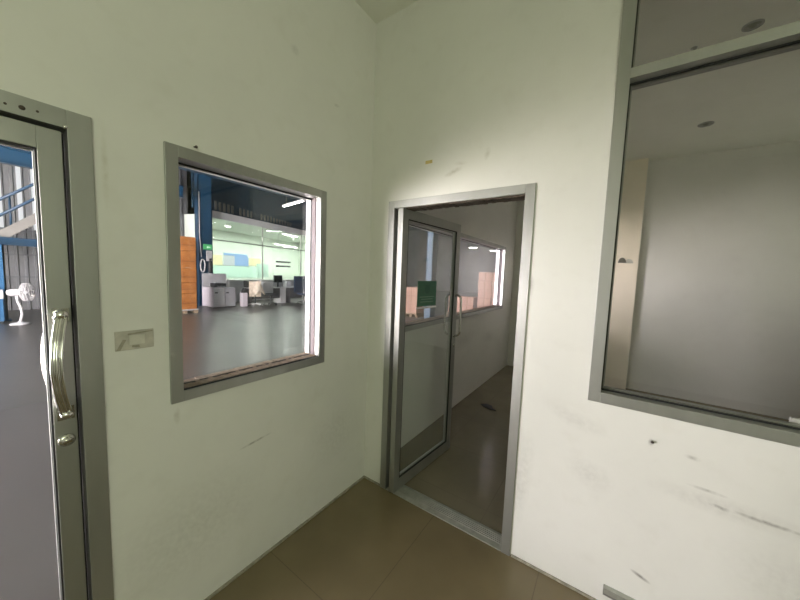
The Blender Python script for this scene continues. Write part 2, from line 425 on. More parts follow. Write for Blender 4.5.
# ------------------------------------------------------------------ window 1
def window_x(name, h, label, gl, face=.046, hall=-.125):
    w = empty(name, (0, (h[0] + h[1]) / 2, h[2]), label, 'window', kind='structure')
    MB().ring('x', hall, .012, h[0], h[1], h[2], h[3], face).build('window_frame', M['alu'], w, .002)
    a0, a1, b0, b1 = h[0] + face, h[1] - face, h[2] + face, h[3] - face
    MB().ring('x', -.088, -.076, a0, a1, b0, b1, .008, bottom=False).build('glazing_bead', M['bead'], w)
    MB().box(-.088, a0, b0, -.076, a1, b0 + .006).build('sill_bead', M['dust'], w)
    MB().box(-.006, a0, b0, .006, a1, b0 + .0045).build('sill_gasket', M['gasket'], w)
    MB().box(-.058, a1 - .009, b0, -.026, a1, b1).build('jamb_channel', M['channel'], w)
    MB().ring('x', -.070, -.060, a0, a1, b0, b1, .006).build('glazing_gasket', M['gasket'], w)
    MB().box(-.076, a0, b0, -.070, a1, b1).build('glass_pane', gl, w)
    # pale reveal linings on the room side and the hall side of the pane, with a rounded lip
    MB().box(-.026, a1 - .004, b0, .004, a1, b1).box(-.118, a1 - .004, b0, -.090, a1, b1).build('reveal_lining', M['bead'], w)
    # dusty ledge
    mb = MB()
    n = 40; pts = []
    for i in range(n):
        y0 = a0 + (a1 - a0) * i / n; y1 = a0 + (a1 - a0) * (i + 1) / n
        mb.box(-.070, y0, b0, -.008 - .004 * random.random(), y1, b0 + .004 + .003 * random.random())
        mb.box(-.124, y0, b0, -.088, y1, b0 + .003 + .003 * random.random())
    mb.build('dusty_ledge', M['dust'], w)
    return w
window_x('window_1', W1, 'grey framed window beside the closed glass door looking into the hall', M['glass'])
window_x('window_3', W3, 'long window of the inner room seen through the open doorway', M['glass_dust'])

# ------------------------------------------------------------------ door 2 : open glass door
d2 = empty('door_2', (.65, .05, 0), 'open aluminium glass door swung into the inner room, green notice on its pane', 'door', kind='structure')
MB().ring('y', -.012, .112, DR[0], DR[1], 0, DR[3], .050, bottom=False).build('door_frame', M['alu'], d2, .002)
mb = MB()
n = 36
for i in range(n):
    x0 = .222 + .85 * i / n; x1 = .222 + .85 * (i + 1) / n
    mb.box(x0, .004, 2.05, x1, .10, 2.05 - .004 - .006 * random.random())
mb.build('head_seal', M['darkfoam'], d2)
MB().box(.219, .035, 0, .224, .050, 2.05).build('jamb_seal', M['gasket'], d2)
MB().box(.219, .066, 0, .224, .078, 2.05).build('jamb_seal', M['gasket'], d2)
mb = MB().box(.222, -.010, 0, 1.072, .112, .006)
for y in (.030, .044, .058, .072, .086): mb.box(.222, y, .006, 1.072, y + .006, .011)
mb.build('threshold', M['alu_plate'], d2, .001)
# leaf in its own frame: u along the leaf, t across, then turned 85 degrees
ANG = math.radians(85.2)
PV = Vector((.303, -.026, 0))
LW, LT = .80, .044
RM = Matrix.Translation(PV) @ Matrix.Rotation(ANG, 4, 'Z')
Z0, Z1 = .014, 2.046
s = .062
lf = MB().box(0, 0, Z0, s, LT, Z1).box(LW - s, 0, Z0, LW, LT, Z1).box(s, 0, Z1 - .066, LW - s, LT, Z1).box(s, 0, Z0, LW - s, LT, Z0 + .085)
leaf2 = lf.rot(RM).build('door_leaf', M['alu'], d2, .002)
ga, gb, gc, gd = s, LW - s, Z0 + .085, Z1 - .066
MB().ring('y', .002, .012, ga, gb, gc, gd, .007).rot(RM).build('glazing_gasket', M['gasket'], leaf2)
MB().ring('y', .026, .036, ga, gb, gc, gd, .007).rot(RM).build('glazing_bead', M['bead'], leaf2)
MB().box(ga, .018, gc, gb, .024, gd).rot(RM).build('glass_pane', M['glass_leaf'], leaf2)
for sg, base in ((-1, 0.), (1, LT)):
    mb = MB(); u = LW - .032; zt, zb = 1.435, 1.075; r = .045; path = [(u, base, zt)]
    pr = .055
    for i in range(9):
        a = PI / 2 * i / 8
        path.append((u, base + sg * (pr - r + r * math.sin(a)), zt - r + r * math.cos(a)))
    for i in range(9):
        a = PI / 2 * i / 8
        path.append((u, base + sg * (pr - r + r * math.cos(a)), zb + r - r * math.sin(a)))
    path.append((u, base, zb))
    mb.tube(path, .0095, 12, up=Vector((1, 0, 0)))
    for z in (zt, zb): mb.lathe((u, base, z), (0, sg, 0), [(.016, 0), (.016, .004), (.011, .007), (0, .007)], 16)
    mb.rot(RM).build('pull_handle', M['chrome'], leaf2)
MB().lathe((LW - .031, 0, .99), (0, -1, 0), [(.016, 0), (.016, .006), (.011, .009), (0, .010)], 16).rot(RM).build('lock_cylinder', M['chrome'], leaf2)
MB().lathe((.03, .022, 0), (0, 0, 1), [(.012, .004), (.012, .016)], 12).rot(RM).build('pivot', M['alu_dark'], leaf2)
# the green notice, stuck on the pane
nt_ = empty('notice', tuple(RM @ Vector((.33, .017, 1.36))), 'small green notice stuck on the pane of the open glass door', 'notice')
nu0, nu1, nz0, nz1 = .220, .475, 1.362, 1.556
MB().box(nu0, .0165, nz0, nu1, .0178, nz1).rot(RM).build('sheet', M['green'], nt_)
mb = MB()
cx, cz = (nu0 + nu1) / 2, nz0 + .128
mb.prism([(cx + .035 * math.cos(a), .0164, cz + .035 * math.sin(a)) for a in [2 * PI * i / 20 for i in range(20)]], (0, -.0004, 0))
mb.box(cx - .05, .0160, nz0 + .158, cx + .05, .0164, nz0 + .166)
mb.rot(RM).build('emblem', M['green_dk'], nt_)
mb = MB()
for z, a, b in ((.068, .03, .225), (.050, .05, .205), (.030, .04, .215)):
    mb.box(nu0 + a, .0160, nz0 + z, nu0 + b, .0164, nz0 + z + .006)
mb.rot(RM).build('printed_line', M['green_lt'], nt_)
MB().box(nu0 - .01, .0160, nz0 - .018, nu1 + .01, .0178, nz0 - .006).rot(RM).build('clear_tape', M['bead'], nt_)

# ------------------------------------------------------------------ window 2 : fixed glazing in back wall
w2 = empty('window_2', (2.3, .05, W2[2]), 'large grey framed fixed window with transom at the right', 'window', kind='structure')
fw = .050
mb = MB().ring('y', -.012, .10, W2[0], W2[1], W2[2], W2[3], fw)
mb.box(W2[0] + fw, -.012, 2.500, W2[1] - fw, .10, 2.543)
mb.build('window_frame', M['alu'], w2, .002)
for (b0, b1) in ((W2[2] + fw, 2.500), (2.543, W2[3] - fw)):
    a0, a1 = W2[0] + fw, W2[1] - fw
    MB().ring('y', .034, .046, a0, a1, b0, b1, .006).build('glazing_gasket', M['gasket'], w2)
    MB().ring('y', .054, .080, a0, a1, b0, b1, .011).build('glazing_bead', M['alu_dark'], w2)
    MB().box(a0, .047, b0, a1, .053, b1).build('glass_pane', M['glass_tint'], w2)
# white strip lying on the inner ledge of that window
o = MB().box(2.108, .088, 1.069, 2.44, .104, 1.095).build('foam_strip', M['white'], bevel=.002)
tag(o, 'short white strip lying on the ledge behind the large right window', 'strip')

# ------------------------------------------------------------------ small things of the rooms
sp = empty('switch_plate', (0, -1.375, 1.28), 'dirty blank switch plate on the left wall between door and window', 'switch plate')
MB().box(0, -1.432, 1.278, .006, -1.316, 1.351).build('plate', M['plate'], sp, .002)
MB().box(.006, -1.392, 1.297, .009, -1.345, 1.333).build('module', M['plate_in'], sp, .001)
MB().prism([(.006, -1.430, 1.280), (.006, -1.418, 1.280), (.006, -1.400, 1.318), (.006, -1.410, 1.320)], (.0008, 0, 0)).prism([(.006, -1.395, 1.335), (.006, -1.320, 1.342), (.006, -1.320, 1.346), (.006, -1.395, 1.341)], (.0008, 0, 0)).prism([(.006, -1.385, 1.287), (.006, -1.360, 1.284), (.006, -1.362, 1.294), (.006, -1.383, 1.295)], (.0008, 0, 0)).build('residue', M['grime'], sp)
o = MB().lathe((0, -1.155, 2.104), (1, .1, -.15), [(.0028, -.002), (.0028, .016), (.006, .016), (.006, .018), (0, .019)], 10).build('nail', M['nail'])
tag(o, 'dark nail in the wall just above the window beside the glass door', 'nail')
o = MB().lathe((1.693, 0, .892), (0, -1, 0), [(.003, -.002), (.003, .012), (.006, .012), (.006, .014), (0, .015)], 10).build('nail', M['nail'])
tag(o, 'small nail in the scuffed wall below the large right window', 'nail')
o = MB().box(.445, -.0012, 2.309, .495, .0006, 2.329).build('tape_scrap', M['tape'])
tag(o, 'scrap of yellowed tape on the wall above the open door', 'tape')
tk = empty('trunking', (1.57, 0, .075), 'short grey metal trunking on the wall near the floor below the right window', 'trunking')
MB().box(1.572, -.026, .084, 2.6, 0, .112).build('channel', M['alu_plate'], tk, .002)
MB().box(1.572, -.020, .070, 2.6, 0, .084).build('base_rail', M['alu_dark'], tk, .001)
MB().box(1.570, -.023, .072, 1.5725, 0, .110).build('end_cap', M['alu_dark'], tk)
# downlights of the inner room
def downlight(x, y, r, label):
    dl = empty('downlight', (x, y, HC), label, 'downlight', 'downlights in the inner room ceiling')
    MB().lathe((x, y, HC), (0, 0, -1), [(r, 0), (r, .006), (r * .86, .010), (r * .80, .004), (r * .80, .001)], 28).build('trim_ring', M['alu_dark'], dl)
    MB().lathe((x, y, HC - .002), (0, 0, -1), [(r * .79, 0), (r * .72, .002), (r * .35, .003), (r * .3, .016), (0, .018)], 24).build('lamp_cup', M['downlight'], dl)
downlight(2.122, 1.342, .052, 'round downlight seen through the small pane above the transom')
downlight(2.181, 2.936, .066, 'round downlight seen through the large lower pane of the right window')
hk = empty('ceiling_hook', (1.846, 1.415, HC), 'little metal hook on the inner ceiling near the upper pane', 'hook')
MB().lathe((1.846, 1.415, HC), (0, 0, -1), [(.020, 0), (.018, .006), (0, .007)], 14).build('rose', M['alu_dark'], hk)
MB().tube([(1.846, 1.415, HC - .004), (1.846, 1.415, HC - .015), (1.853, 1.415, HC - .024), (1.866, 1.415, HC - .026), (1.874, 1.415, HC - .016)], .004, 8, up=Vector((0, 1, 0))).build('hook_wire', M['alu_dark'], hk)
# bracket on pilaster
bk = empty('wall_bracket', (1.63, YF - .15, 1.90), 'small half round bracket fixed on the beige pilaster', 'bracket')
MB().prism([(1.575 - .048 * math.cos(a), YF - .15, 1.878 + .075 * math.sin(a)) for a in [PI * i / 12 for i in range(13)]], (0, -.035, 0)).build('cup', M['downlight'], bk, .002)
MB().prism([(1.655 - .05 * math.cos(a), YF - .15, 1.874 + .06 * math.sin(a)) for a in [PI * i / 12 for i in range(13)]], (0, -.02, 0)).build('back_plate', M['plate_in'], bk, .002)
o = MB().prism([(.245, 1.93, .001), (.30, 1.885, .001), (.375, 1.86, .001), (.458, 1.865, .001), (.40, 1.91, .001), (.37, 1.975, .001), (.30, 1.99, .001), (.27, 1.97, .001)], (0, 0, .006)).build('debris_scrap', M['black'])
tag(o, 'dark flat scrap lying on the inner room floor', 'scrap')

# ------------------------------------------------------------------ the hall beyond the left wall
HX, HY0, HY1, HZ = -14.2, -8., 28., 6.6
struct('hall_bounce_apron', MB().box(-12.5, HY0, -.001, -1.2, -3.9, .002).box(-14., -40., -.06, 6., HY0 - .1, -.003), M['apron'], 'pale concrete apron added at the roller door to bounce sunlight')  # unseen floor patch added to bounce sunlight up, plus the ground outside
struct('hall_floor', MB().box(HX - 7, HY0, -.06, -T, HY1, -.001), M['concrete'], 'polished grey concrete floor of the hall')
struct('hall_ceiling', MB().box(HX - 7, HY0, HZ, -T, HY1, HZ + .1), M['navy'], 'dark roof of the hall')
struct('hall_wall_upper', MB().box(-T - .02, HY0, HC + .12, -T, HY1, HZ).box(-T - .02, YF + T + .02, 0, -T, HY1, HC + .12).box(-T - .02, HY0, 0, -T, YB - T, HC + .12), M['sheet'], 'sheet wall of the hall above the rooms')
def corrugated(mb, x, y0, y1, z0, z1, per=.2, dep=.035):
    n = int((y1 - y0) / per); prof = []
    for i in range(n):
        a = y0 + i * per
        prof += [(x, a), (x, a + per * .55), (x + dep, a + per * .65), (x + dep, a + per * .9)]
    prof.append((x, y0 + n * per))
    A = [mb.bm.verts.new((p[0], p[1], z0)) for p in prof]; B = [mb.bm.verts.new((p[0], p[1], z1)) for p in prof]
    for i in range(len(A) - 1): mb.bm.faces.new((A[i], A[i + 1], B[i + 1], B[i]))
    mb.box(x - .05, y0, z0, x - .01, y1, z1)
    return mb
struct('hall_wall_far', corrugated(MB(), HX, HY0, 4.2, 0, 2.6), M['sheet'], 'grey corrugated wall of the hall behind the fan')
struct('hall_wall_far_upper', corrugated(MB(), HX, HY0, 4.2, 2.6, HZ), M['sheet'], 'pale corrugated wall of the hall behind the stairs')
wall('hall_wall_end', 'y', HY1, HY1 + .1, HX - 7, -T, 0, HZ, [], M['sheet'], 'grey end wall of the hall')
wall('hall_wall_side', 'x', HX - 7.1, HX - 7, HY0, HY1, 0, HZ, [], M['sheet'], 'grey side wall of the hall beyond the office')
BAY = (-8.1, -1.5, 0., 3.4)
wall('hall_wall_front', 'y', HY0 - .1, HY0, HX - 7, -T, 0, HZ, [BAY], M['sheet'], 'hall wall with the open roller door')
# translucent daylight strips in the far wall
for i, y in enumerate((-2.05, -1.20, -.95, -.55, -.25, .30, .75, 1.6)):
    o = MB().box(HX + .036, y, 2.6, HX + .05, y + .10, 4.6).build('hall_wall_strip', M['sky_strip']); o['kind'] = 'structure'
for i, y in enumerate((-.98,)):
    o = MB().box(HX + .036, y, .3, HX + .05, y + .08, 2.0).build('hall_wall_strip', M['sky_strip']); o['kind'] = 'structure'
mb = MB()
for z in (1.05, 1.75, 2.5): mb.box(HX + .04, HY0, z, HX + .10, 4.2, z + .05)
struct('hall_wall_rail', mb, M['sheet_dark'], 'girts on the corrugated wall')

def ibeam_y(x, y0, y1, z0, z1, w=.2):
    return MB().box(x - w / 2, y0, z0, x + w / 2, y1, z0 + .03).box(x - w / 2, y0, z1 - .03, x + w / 2, y1, z1).box(x - .015, y0, z0 + .03, x + .015, y1, z1 - .03)
struct('hall_beam', ibeam_y(-11.95, HY0, 3.2, 4.14, 4.56), M['blue'], 'blue steel beam high over the stairs')
struct('hall_beam', ibeam_y(-11.9, -3.2, 3.2, 1.99, 2.2), M['blue'], 'blue steel beam under the stair landing')
struct('hall_beam', ibeam_y(-11.0, 2.0, 12., 4.95, 5.4, .3), M['blue'], 'blue steel beam over the office front')
for yy in (7., 14., 21.): struct('hall_beam', MB().box(HX - 3, yy - .1, 5.9, -T - .05, yy + .1, 6.4), M['blue'], 'blue steel rafter under the hall roof')
def hcol(x0, y0, x1, y1, z1, label, m=M['blue']):
    mb = MB()
    mb.box(x0, y0, 0, x1, y0 + .03, z1).box(x0, y1 - .03, 0, x1, y1, z1).box((x0 + x1) / 2 - .02, y0 + .03, 0, (x0 + x1) / 2 + .02, y1 - .03, z1).box(x0 - .05, y0 - .05, 0, x1 + .05, y1 + .05, .03)
    mb.box(x0 + .0, y0, .03, x0 + .02, y1, z1).box(x1 - .02, y0, .03, x1, y1, z1)
    return struct('hall_column', mb, m, label)
CX, CY = -1.508, .631
hcol(-11.25 + CX, 3.27 + CY, -10.9 + CX, 3.79 + CY, HZ, 'blue steel column at the office corner')
hcol(-3.2, 6.35, -2.97, 6.62, HZ, 'blue steel column seen through the inner room window', M['blue_grey'])
hcol(-11.86, -1.47, -11.56, -1.03, 1.99, 'blue steel post under the landing beam at the fan', M['blue_light'])
struct('hall_column', MB().box(-10.85, 3.02, 0, -10.7, 3.13, 2.5), M['navy'], 'dark narrow post between orange stack and blue column')

# office glazed front (slightly turned wall)
OF = empty('office_front', (-12.8, 4.42, 0), 'long glazed office front across the hall', 'partition', kind='structure', rz=math.atan2(1.25, 5.4), local=True)
OL = 11.0
# local: y runs along the front, x towards the hall
def op(mb, name, m, bevel=0.): return mb.build(name, m, OF, bevel)
op(MB().box(-.10, 0, 0, 0, OL, .98), 'dado_panel', M['grey'])
op(MB().box(-.12, 0, .98, .03, OL, 1.05), 'sill_rail', M['white'])
op(MB().box(-.14, 0, 3.72, .05, OL, 4.02), 'fascia', M['fascia'])
op(MB().box(-.06, 0, 2.78, 0, OL, 2.82), 'transom_rail', M['alu_dark'])
for y in (.02, 2.95, 5.9, 8.4, OL - .04):
    op(MB().box(-.06, y, 1.05, 0, y + .04, 3.72), 'mullion', M['alu_dark'])
op(MB().box(-.034, 0, 1.05, -.028, OL, 3.72), 'glass_pane', M['glass'])
op(MB().box(-4.4, 0, 3.80, -.14, OL, 3.87), 'office_ceiling', M['office'])
op(MB().box(-4.5, 0, 0, -4.4, OL, 3.87), 'office_back_wall', M['office'])
op(MB().box(-4.4, -.02, 0, -.1, .04, 3.87), 'office_side_wall', M['office'])
op(MB().box(-4.4, OL - .04, 0, -.1, OL, 3.87), 'office_side_wall', M['office'])
op(MB().box(-.5, -.2, 4.02, -.1, OL, 4.10), 'ledge_beam', M['navy'])
op(MB().box(-.7, -.2, 4.10, -.6, OL, HZ), 'upper_wall', M['navy'])
y = .10
for k in range(26):
    if k not in (1, 8, 13, 14): op(MB().box(-.598, y, 4.10, -.58, y + .11, 4.62 - .008 * k), 'translucent_strip', M['strip'])
    y += .22
# lit coloured film panes in the rear wall of the office
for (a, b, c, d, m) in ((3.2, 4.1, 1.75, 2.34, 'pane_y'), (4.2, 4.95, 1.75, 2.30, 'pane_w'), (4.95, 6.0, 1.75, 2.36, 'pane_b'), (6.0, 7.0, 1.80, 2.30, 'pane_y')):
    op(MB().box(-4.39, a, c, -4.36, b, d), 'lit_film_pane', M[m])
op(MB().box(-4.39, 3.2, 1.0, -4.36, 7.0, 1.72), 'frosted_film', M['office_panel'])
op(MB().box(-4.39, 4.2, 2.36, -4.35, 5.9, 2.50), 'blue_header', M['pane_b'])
op(MB().box(-2.6, 5.0, 1.1, -2.55, 5.9, 1.9), 'screen_panel', M['office_panel'])
for z in (1.78, 2.08): op(MB().box(-3.2, 7.2, z, -2.9, 8.3, z + .11), 'wall_shelf', M['dark'])
OM = OF.matrix_basis if False else (Matrix.Translation((-12.8, 4.42, 0)) @ Matrix.Rotation(math.atan2(1.25, 5.4), 4, 'Z'))
def ow(x, y, z): return tuple(OM @ Vector((x, y, z)))

# fluorescent lamps
lamps = []
def area(name, loc, rot, sx, sy, power, col=(1, 1, 1)):
    l = bpy.data.lights.new(name, 'AREA'); l.shape = 'RECTANGLE'; l.size = sx; l.size_y = sy; l.energy = power; l.color = col
    o = bpy.data.objects.new(name, l); COL.objects.link(o); o.location = loc
    o.rotation_euler = rot
    return o
def tube_lamp(x, y, z, ang, label, group, L=1.25, m='tube'):
    root = empty('tube_lamp', (x, y, z), label, 'lamp', group, rz=ang, local=True)
    MB().box(-.06, -L / 2, .03, .06, L / 2, .08).build('housing', M['white'], root, .004)
    mb = MB()
    for dx in (-.03, .03): MB().tube([(dx, -L / 2 + .03, .012), (dx, L / 2 - .03, .012)], .014, 10).build('tube', M[m], root)
    MB().box(-.045, -L / 2, -.004, .045, -L / 2 + .03, .03).build('end_cap', M['white'], root)
    MB().box(-.045, L / 2 - .03, -.004, .045, L / 2, .03).build('end_cap', M['white'], root)
    top = 3.80 if group == GO else HZ
    for yy in (-L * .35, L * .35): MB().tube([(0, yy, .07), (0, yy, top - z)], .008, 6, up=Vector((1, 0, 0))).build('hanger', M['alu_dark'], root)
    return root
GH, GO = 'fluorescent lamps over the hall', 'fluorescent lamps in the office'
tube_lamp(-9.55, 6.27, 4.3, -1.74, 'hanging fluorescent lamp near the top right of the left window', GH, 1.8)
tube_lamp(-15.53, 10.12, 3.08, .42, 'long low tube lamp at the right of the office', GO, 2.5)
tube_lamp(-14.2, 9.43, 3.6, .29, 'tube lamp above the longer one in the office', GO, 1.4)
tube_lamp(-14.28, 5.97, 3.6, .29, 'small bright lamp at the left of the office ceiling', GO, .3)
tube_lamp(-13.7, 7.75, 3.6, .29, 'small bright lamp near the mullion of the office front', GO, .3)
for x, y, an, lb in ((-5.9, 12.8, -1.1, 'tube lamp seen through the pane of the open door'), (-7.4, 20.6, -1.19, 'tube lamp seen through the inner window, left of two'), (-6.8, 23.6, -1.25, 'tube lamp seen through the inner window, right of two'), (-4.6, 9.5, 1.2, 'tiny lamp seen near the hinge side of the open door pane')):
    tube_lamp(x, y, 3.75, an, lb, GH, (.6 if y > 10 else .25), 'tube_far')

# stairs
st = empty('stair', (-12.3, -1.5, 2.2), 'steel stair with white stringer and blue handrails behind the glass door', 'stair')
SL = 2.3 / 2.55
def sz(y): return 2.30 + (y + 1.04) * SL
mb = MB()
for x in (-12.0, -12.85):
    mb.prism([(x - .03, -1.45, sz(-1.45) + .08), (x - .03, 1.5, sz(1.5) + .08), (x - .03, 1.5, sz(1.5) - .26), (x - .03, -1.45, sz(-1.45) - .20)], (.06, 0, 0))
mb.build('stringer', M['beige_grey'], st)
mb = MB()
for k in range(13):
    y = -1.40 + .22 * k
    mb.box(-12.82, y, sz(y) - .02, -12.03, y + .26, sz(y) + .03)
mb.build('tread', M['grey'], st)
for hh, nm in ((.46, 'handrail'), (.86, 'handrail')):
    MB().tube([(-12.0, -1.6, sz(-1.6) + hh), (-12.0, 1.5, sz(1.5) + hh)], .035, 10).build(nm, M['blue'], st)
for k in range(5):
    y = -1.4 + .55 * k
    MB().tube([(-12.0, y, sz(y) + .02), (-12.0, y, sz(y) + .9)], .022, 8).build('baluster', M['blue'], st)
MB().box(-12.9, -3.2, 2.1, -11.95, -1.42, 2.2).build('landing', M['grey'], st)

# pedestal fan
fn = empty('pedestal_fan', (-10.7, -.9, 0), 'white pedestal fan on the hall floor by the blue post', 'fan')
fx, fy, fz = -10.7, -.80, .80
MB().lathe((fx, -.90, 0), (0, 0, 1), [(.18, 0), (.18, .02), (.14, .035), (.05, .05), (.04, .07), (0, .07)], 28).build('base', M['white'], fn)
MB().tube([(fx, -.90, .05), (fx, -.86, .25), (fx, -.875, .42), (fx, -.92, .58), (fx, -.93, .74)], .026, 10, up=Vector((1, 0, 0))).build('pole', M['white'], fn)
fd = Vector((.45, 1, .05)).normalized()
c0 = Vector((fx, -.95, .80))
MB().lathe(c0 - fd * .14, fd, [(0, 0), (.06, .01), (.085, .06), (.085, .18), (.06, .24), (.02, .26), (0, .26)], 20).build('motor_housing', M['white'], fn)
cc = c0 + fd * .20
mb = MB(); a_ = fd.orthogonal().normalized(); b_ = fd.cross(a_)
def circ(r, h): return [cc + fd * h + (a_ * math.cos(2 * PI * i / 28) + b_ * math.sin(2 * PI * i / 28)) * r for i in range(28)]
for r, h in ((.225, 0), (.222, -.05), (.222, .05), (.15, .085), (.15, -.085), (.06, .10)): mb.tube(circ(r, h), .006, 6, True, up=fd)
for i in range(28):
    dr = a_ * math.cos(2 * PI * i / 28) + b_ * math.sin(2 * PI * i / 28)
    mb.tube([cc + dr * .04 + fd * .10, cc + dr * .15 + fd * .085, cc + dr * .222 + fd * .05, cc + dr * .225, cc + dr * .222 - fd * .05, cc + dr * .15 - fd * .085, cc + dr * .06 - fd * .09], .004, 5, up=fd)
mb.build('cage', M['white'], fn)
mb = MB()
for k in range(3):
    a0 = 2 * PI * k / 3; poly = []
    for r, da, h in ((.03, 0, .0), (.10, -.45, -.03), (.19, -.50, -.035), (.20, .25, .03), (.10, .35, .03)):
        poly.append(cc + (a_ * math.cos(a0 + da) + b_ * math.sin(a0 + da)) * r + fd * h)
    mb.prism(poly, fd * .006)
mb.lathe(cc - fd * .05, fd, [(.04, 0), (.04, .08), (.02, .10), (0, .10)], 16)
mb.build('blade', M['grey'], fn)
# blue and white cabinet at the door edge
cb = empty('tool_cabinet', (-11.1, -1.3, 0), 'light blue and white metal cabinet at the edge of the glass door', 'cabinet')
MB().box(-11.46, -1.75, .05, -11.1, -1.12, .62).build('body', M['blue_light'], cb, .01)
MB().box(-11.47, -1.76, .62, -11.09, -1.11, .84).build('top_box', M['fascia'], cb, .01)
MB().box(-11.44, -1.73, 0, -11.12, -1.14, .05).build('plinth', M['dark'], cb)

# orange stack at left edge of window 1
pl = empty('pallet', (-10.5, 2.5, 0), 'low grey pallet under the orange cartons', 'pallet')
MB().box(-10.9, 2.2, .11, -10.3, 3.0, .14).build('deck', M['grey'], pl)
for yy in (2.22, 2.55, 2.88): MB().box(-10.9, yy, 0, -10.3, yy + .1, .11).build('bearer', M['wood'], pl)
z = .14
names = ['lowest', 'second from the bottom', 'third from the bottom', 'second from the top', 'topmost']
for i, h in enumerate((.55, .36, .50, .58, .47)):
    c = empty('carton', (-10.6, 2.55, z), f'orange brown carton, {names[i]} in the tall stack', 'carton', 'orange cartons in the tall stack')
    MB().box(-10.88 + .01 * (i % 2), 2.24, z, -10.36 + .01 * (i % 3), 2.97, z + h - .006).build('box', M['orange'], c, .02)
    MB().box(-10.358 + .01 * (i % 3), 2.28, z + h * .35, -10.352 + .01 * (i % 3), 2.93, z + h * .42).build('printed_band', M['orange_b'], c)
    z += h
o = MB().box(HX + .05, 2.4, 2.75, HX + .1, 3.75, 4.2).build('hall_wall_panel', M['grey']); o['kind'] = 'structure'

N0 = set(bpy.data.objects)
# sign, board, cable on column
sg = empty('exit_sign', (-10.86, 3.6, 2.38), 'small lit green exit sign with pale arrow on the blue column', 'sign')
MB().box(-10.89, 3.42, 2.32, -10.83, 3.74, 2.53).build('sign_box', M['sign_green'], sg, .004)
MB().prism([(-10.829, 3.52, 2.41), (-10.829, 3.58, 2.47), (-10.829, 3.58, 2.435), (-10.829, 3.66, 2.435), (-10.829, 3.66, 2.40), (-10.829, 3.58, 2.40), (-10.829, 3.58, 2.36)], (.003, 0, 0)).build('arrow', M['sign_white'], sg)
o = MB().box(-10.9, 3.53, 1.85, -10.87, 3.74, 2.28).build('notice_board', M['fascia'], bevel=.004)
tag(o, 'pale notice sheet below the green sign on the blue column', 'notice')
mb = MB(); pa = []
for i in range(60):
    t = i / 59 * 2 * PI * 3
    pa.append((-10.86 + .01 * (i % 2), 3.38 + .10 * math.cos(t) * (1 - .1 * t / 6), 1.65 + .26 * math.sin(t)))
mb.tube(pa, .018, 6, up=Vector((1, 0, 0))).tube([(-10.86, 3.34, 2.0), (-10.86, 3.28, 2.9), (-10.86, 3.29, 4.6)], .014, 6, up=Vector((1, 0, 0)))
o = mb.build('cable_coil', M['white']); tag(o, 'white cable coiled on the blue column', 'cable')
ex = empty('fire_extinguisher', (-10.8, 3.62, 1.3), 'dark fire extinguisher hung on the blue column beside the cable', 'fire extinguisher')
MB().lathe((-10.82, 3.64, 1.38), (0, 0, 1), [(.06, 0), (.07, .02), (.07, .36), (.05, .42), (.025, .44), (.025, .54)], 16).build('cylinder', M['dark'], ex)
MB().box(-10.85, 3.60, 1.92, -10.79, 3.70, 1.95).build('valve', M['chrome'], ex)

for o in set(bpy.data.objects) - N0:
    if o.parent is None: o.location.x += CX; o.location.y += CY
# low cabinets and office clutter in front of the glazing
def cabinet(y0, y1, x0, x1, z1, label, m, dm):
    c = empty('cabinet', ((x0 + x1) / 2, (y0 + y1) / 2, 0), label, 'cabinet', 'low cabinets before the office')
    MB().box(x0, y0, .03, x1, y1, z1).build('body', M[m], c, .006)
    MB().box(x1, y0 + .02, .06, x1 + .018, y1 - .02, z1 - .03).build('door', M[dm], c, .003)
    MB().box(x1 + .018, y0 + .06, z1 - .22, x1 + .03, y0 + .16, z1 - .17).build('handle', M['dark'], c)
    return c
cabinet(3.92, 4.345, -12.25, -11.3, .80, 'white cabinet nearest the blue column', 'white_pink', 'white')
cabinet(4.36, 4.80, -12.2, -11.33, .79, 'light grey cabinet right of the white one', 'grey', 'grey')
o = MB().box(-12.33, 3.95, .0, -12.28, 4.9, 1.34).build('desk_screen', M['grey'], bevel=.005)
tag(o, 'grey divider panel standing behind the printer', 'screen')
pr_ = empty('printer', (-11.8, 4.3, .80), 'dark desktop printer on the two low cabinets', 'printer')
MB().box(-12.0, 4.12, .805, -11.6, 4.56, .96).build('body', M['dark'], pr_, .02)
MB().box(-11.96, 4.16, .96, -11.64, 4.52, 1.0).build('lid', M['grey'], pr_, .01)
MB().box(-11.6, 4.2, .83, -11.5, 4.48, .845).build('paper_tray', M['fascia'], pr_)
o = MB().lathe((-11.7, 4.68, .79), (0, 0, 1), [(.06, 0), (.065, .02), (.065, .22), (.03, .28), (.025, .34), (0, .34)], 16).build('bottle', M['white'])
tag(o, 'white bottle beside the printer', 'bottle')
N0 = set(bpy.data.objects)
wb = empty('bin', (-10.3, 4.62, 0), 'slim white bin with black top right of the low cabinets', 'bin')
MB().box(-10.42, 4.48, 0, -10.2, 4.70, .58).build('body', M['white_pink'], wb, .02)
MB().lathe((-10.31, 4.59, .58), (0, 0, 1), [(.10, 0), (.09, .08), (.05, .16), (.03, .2), (0, .2)], 16).build('black_top', M['dark'], wb)
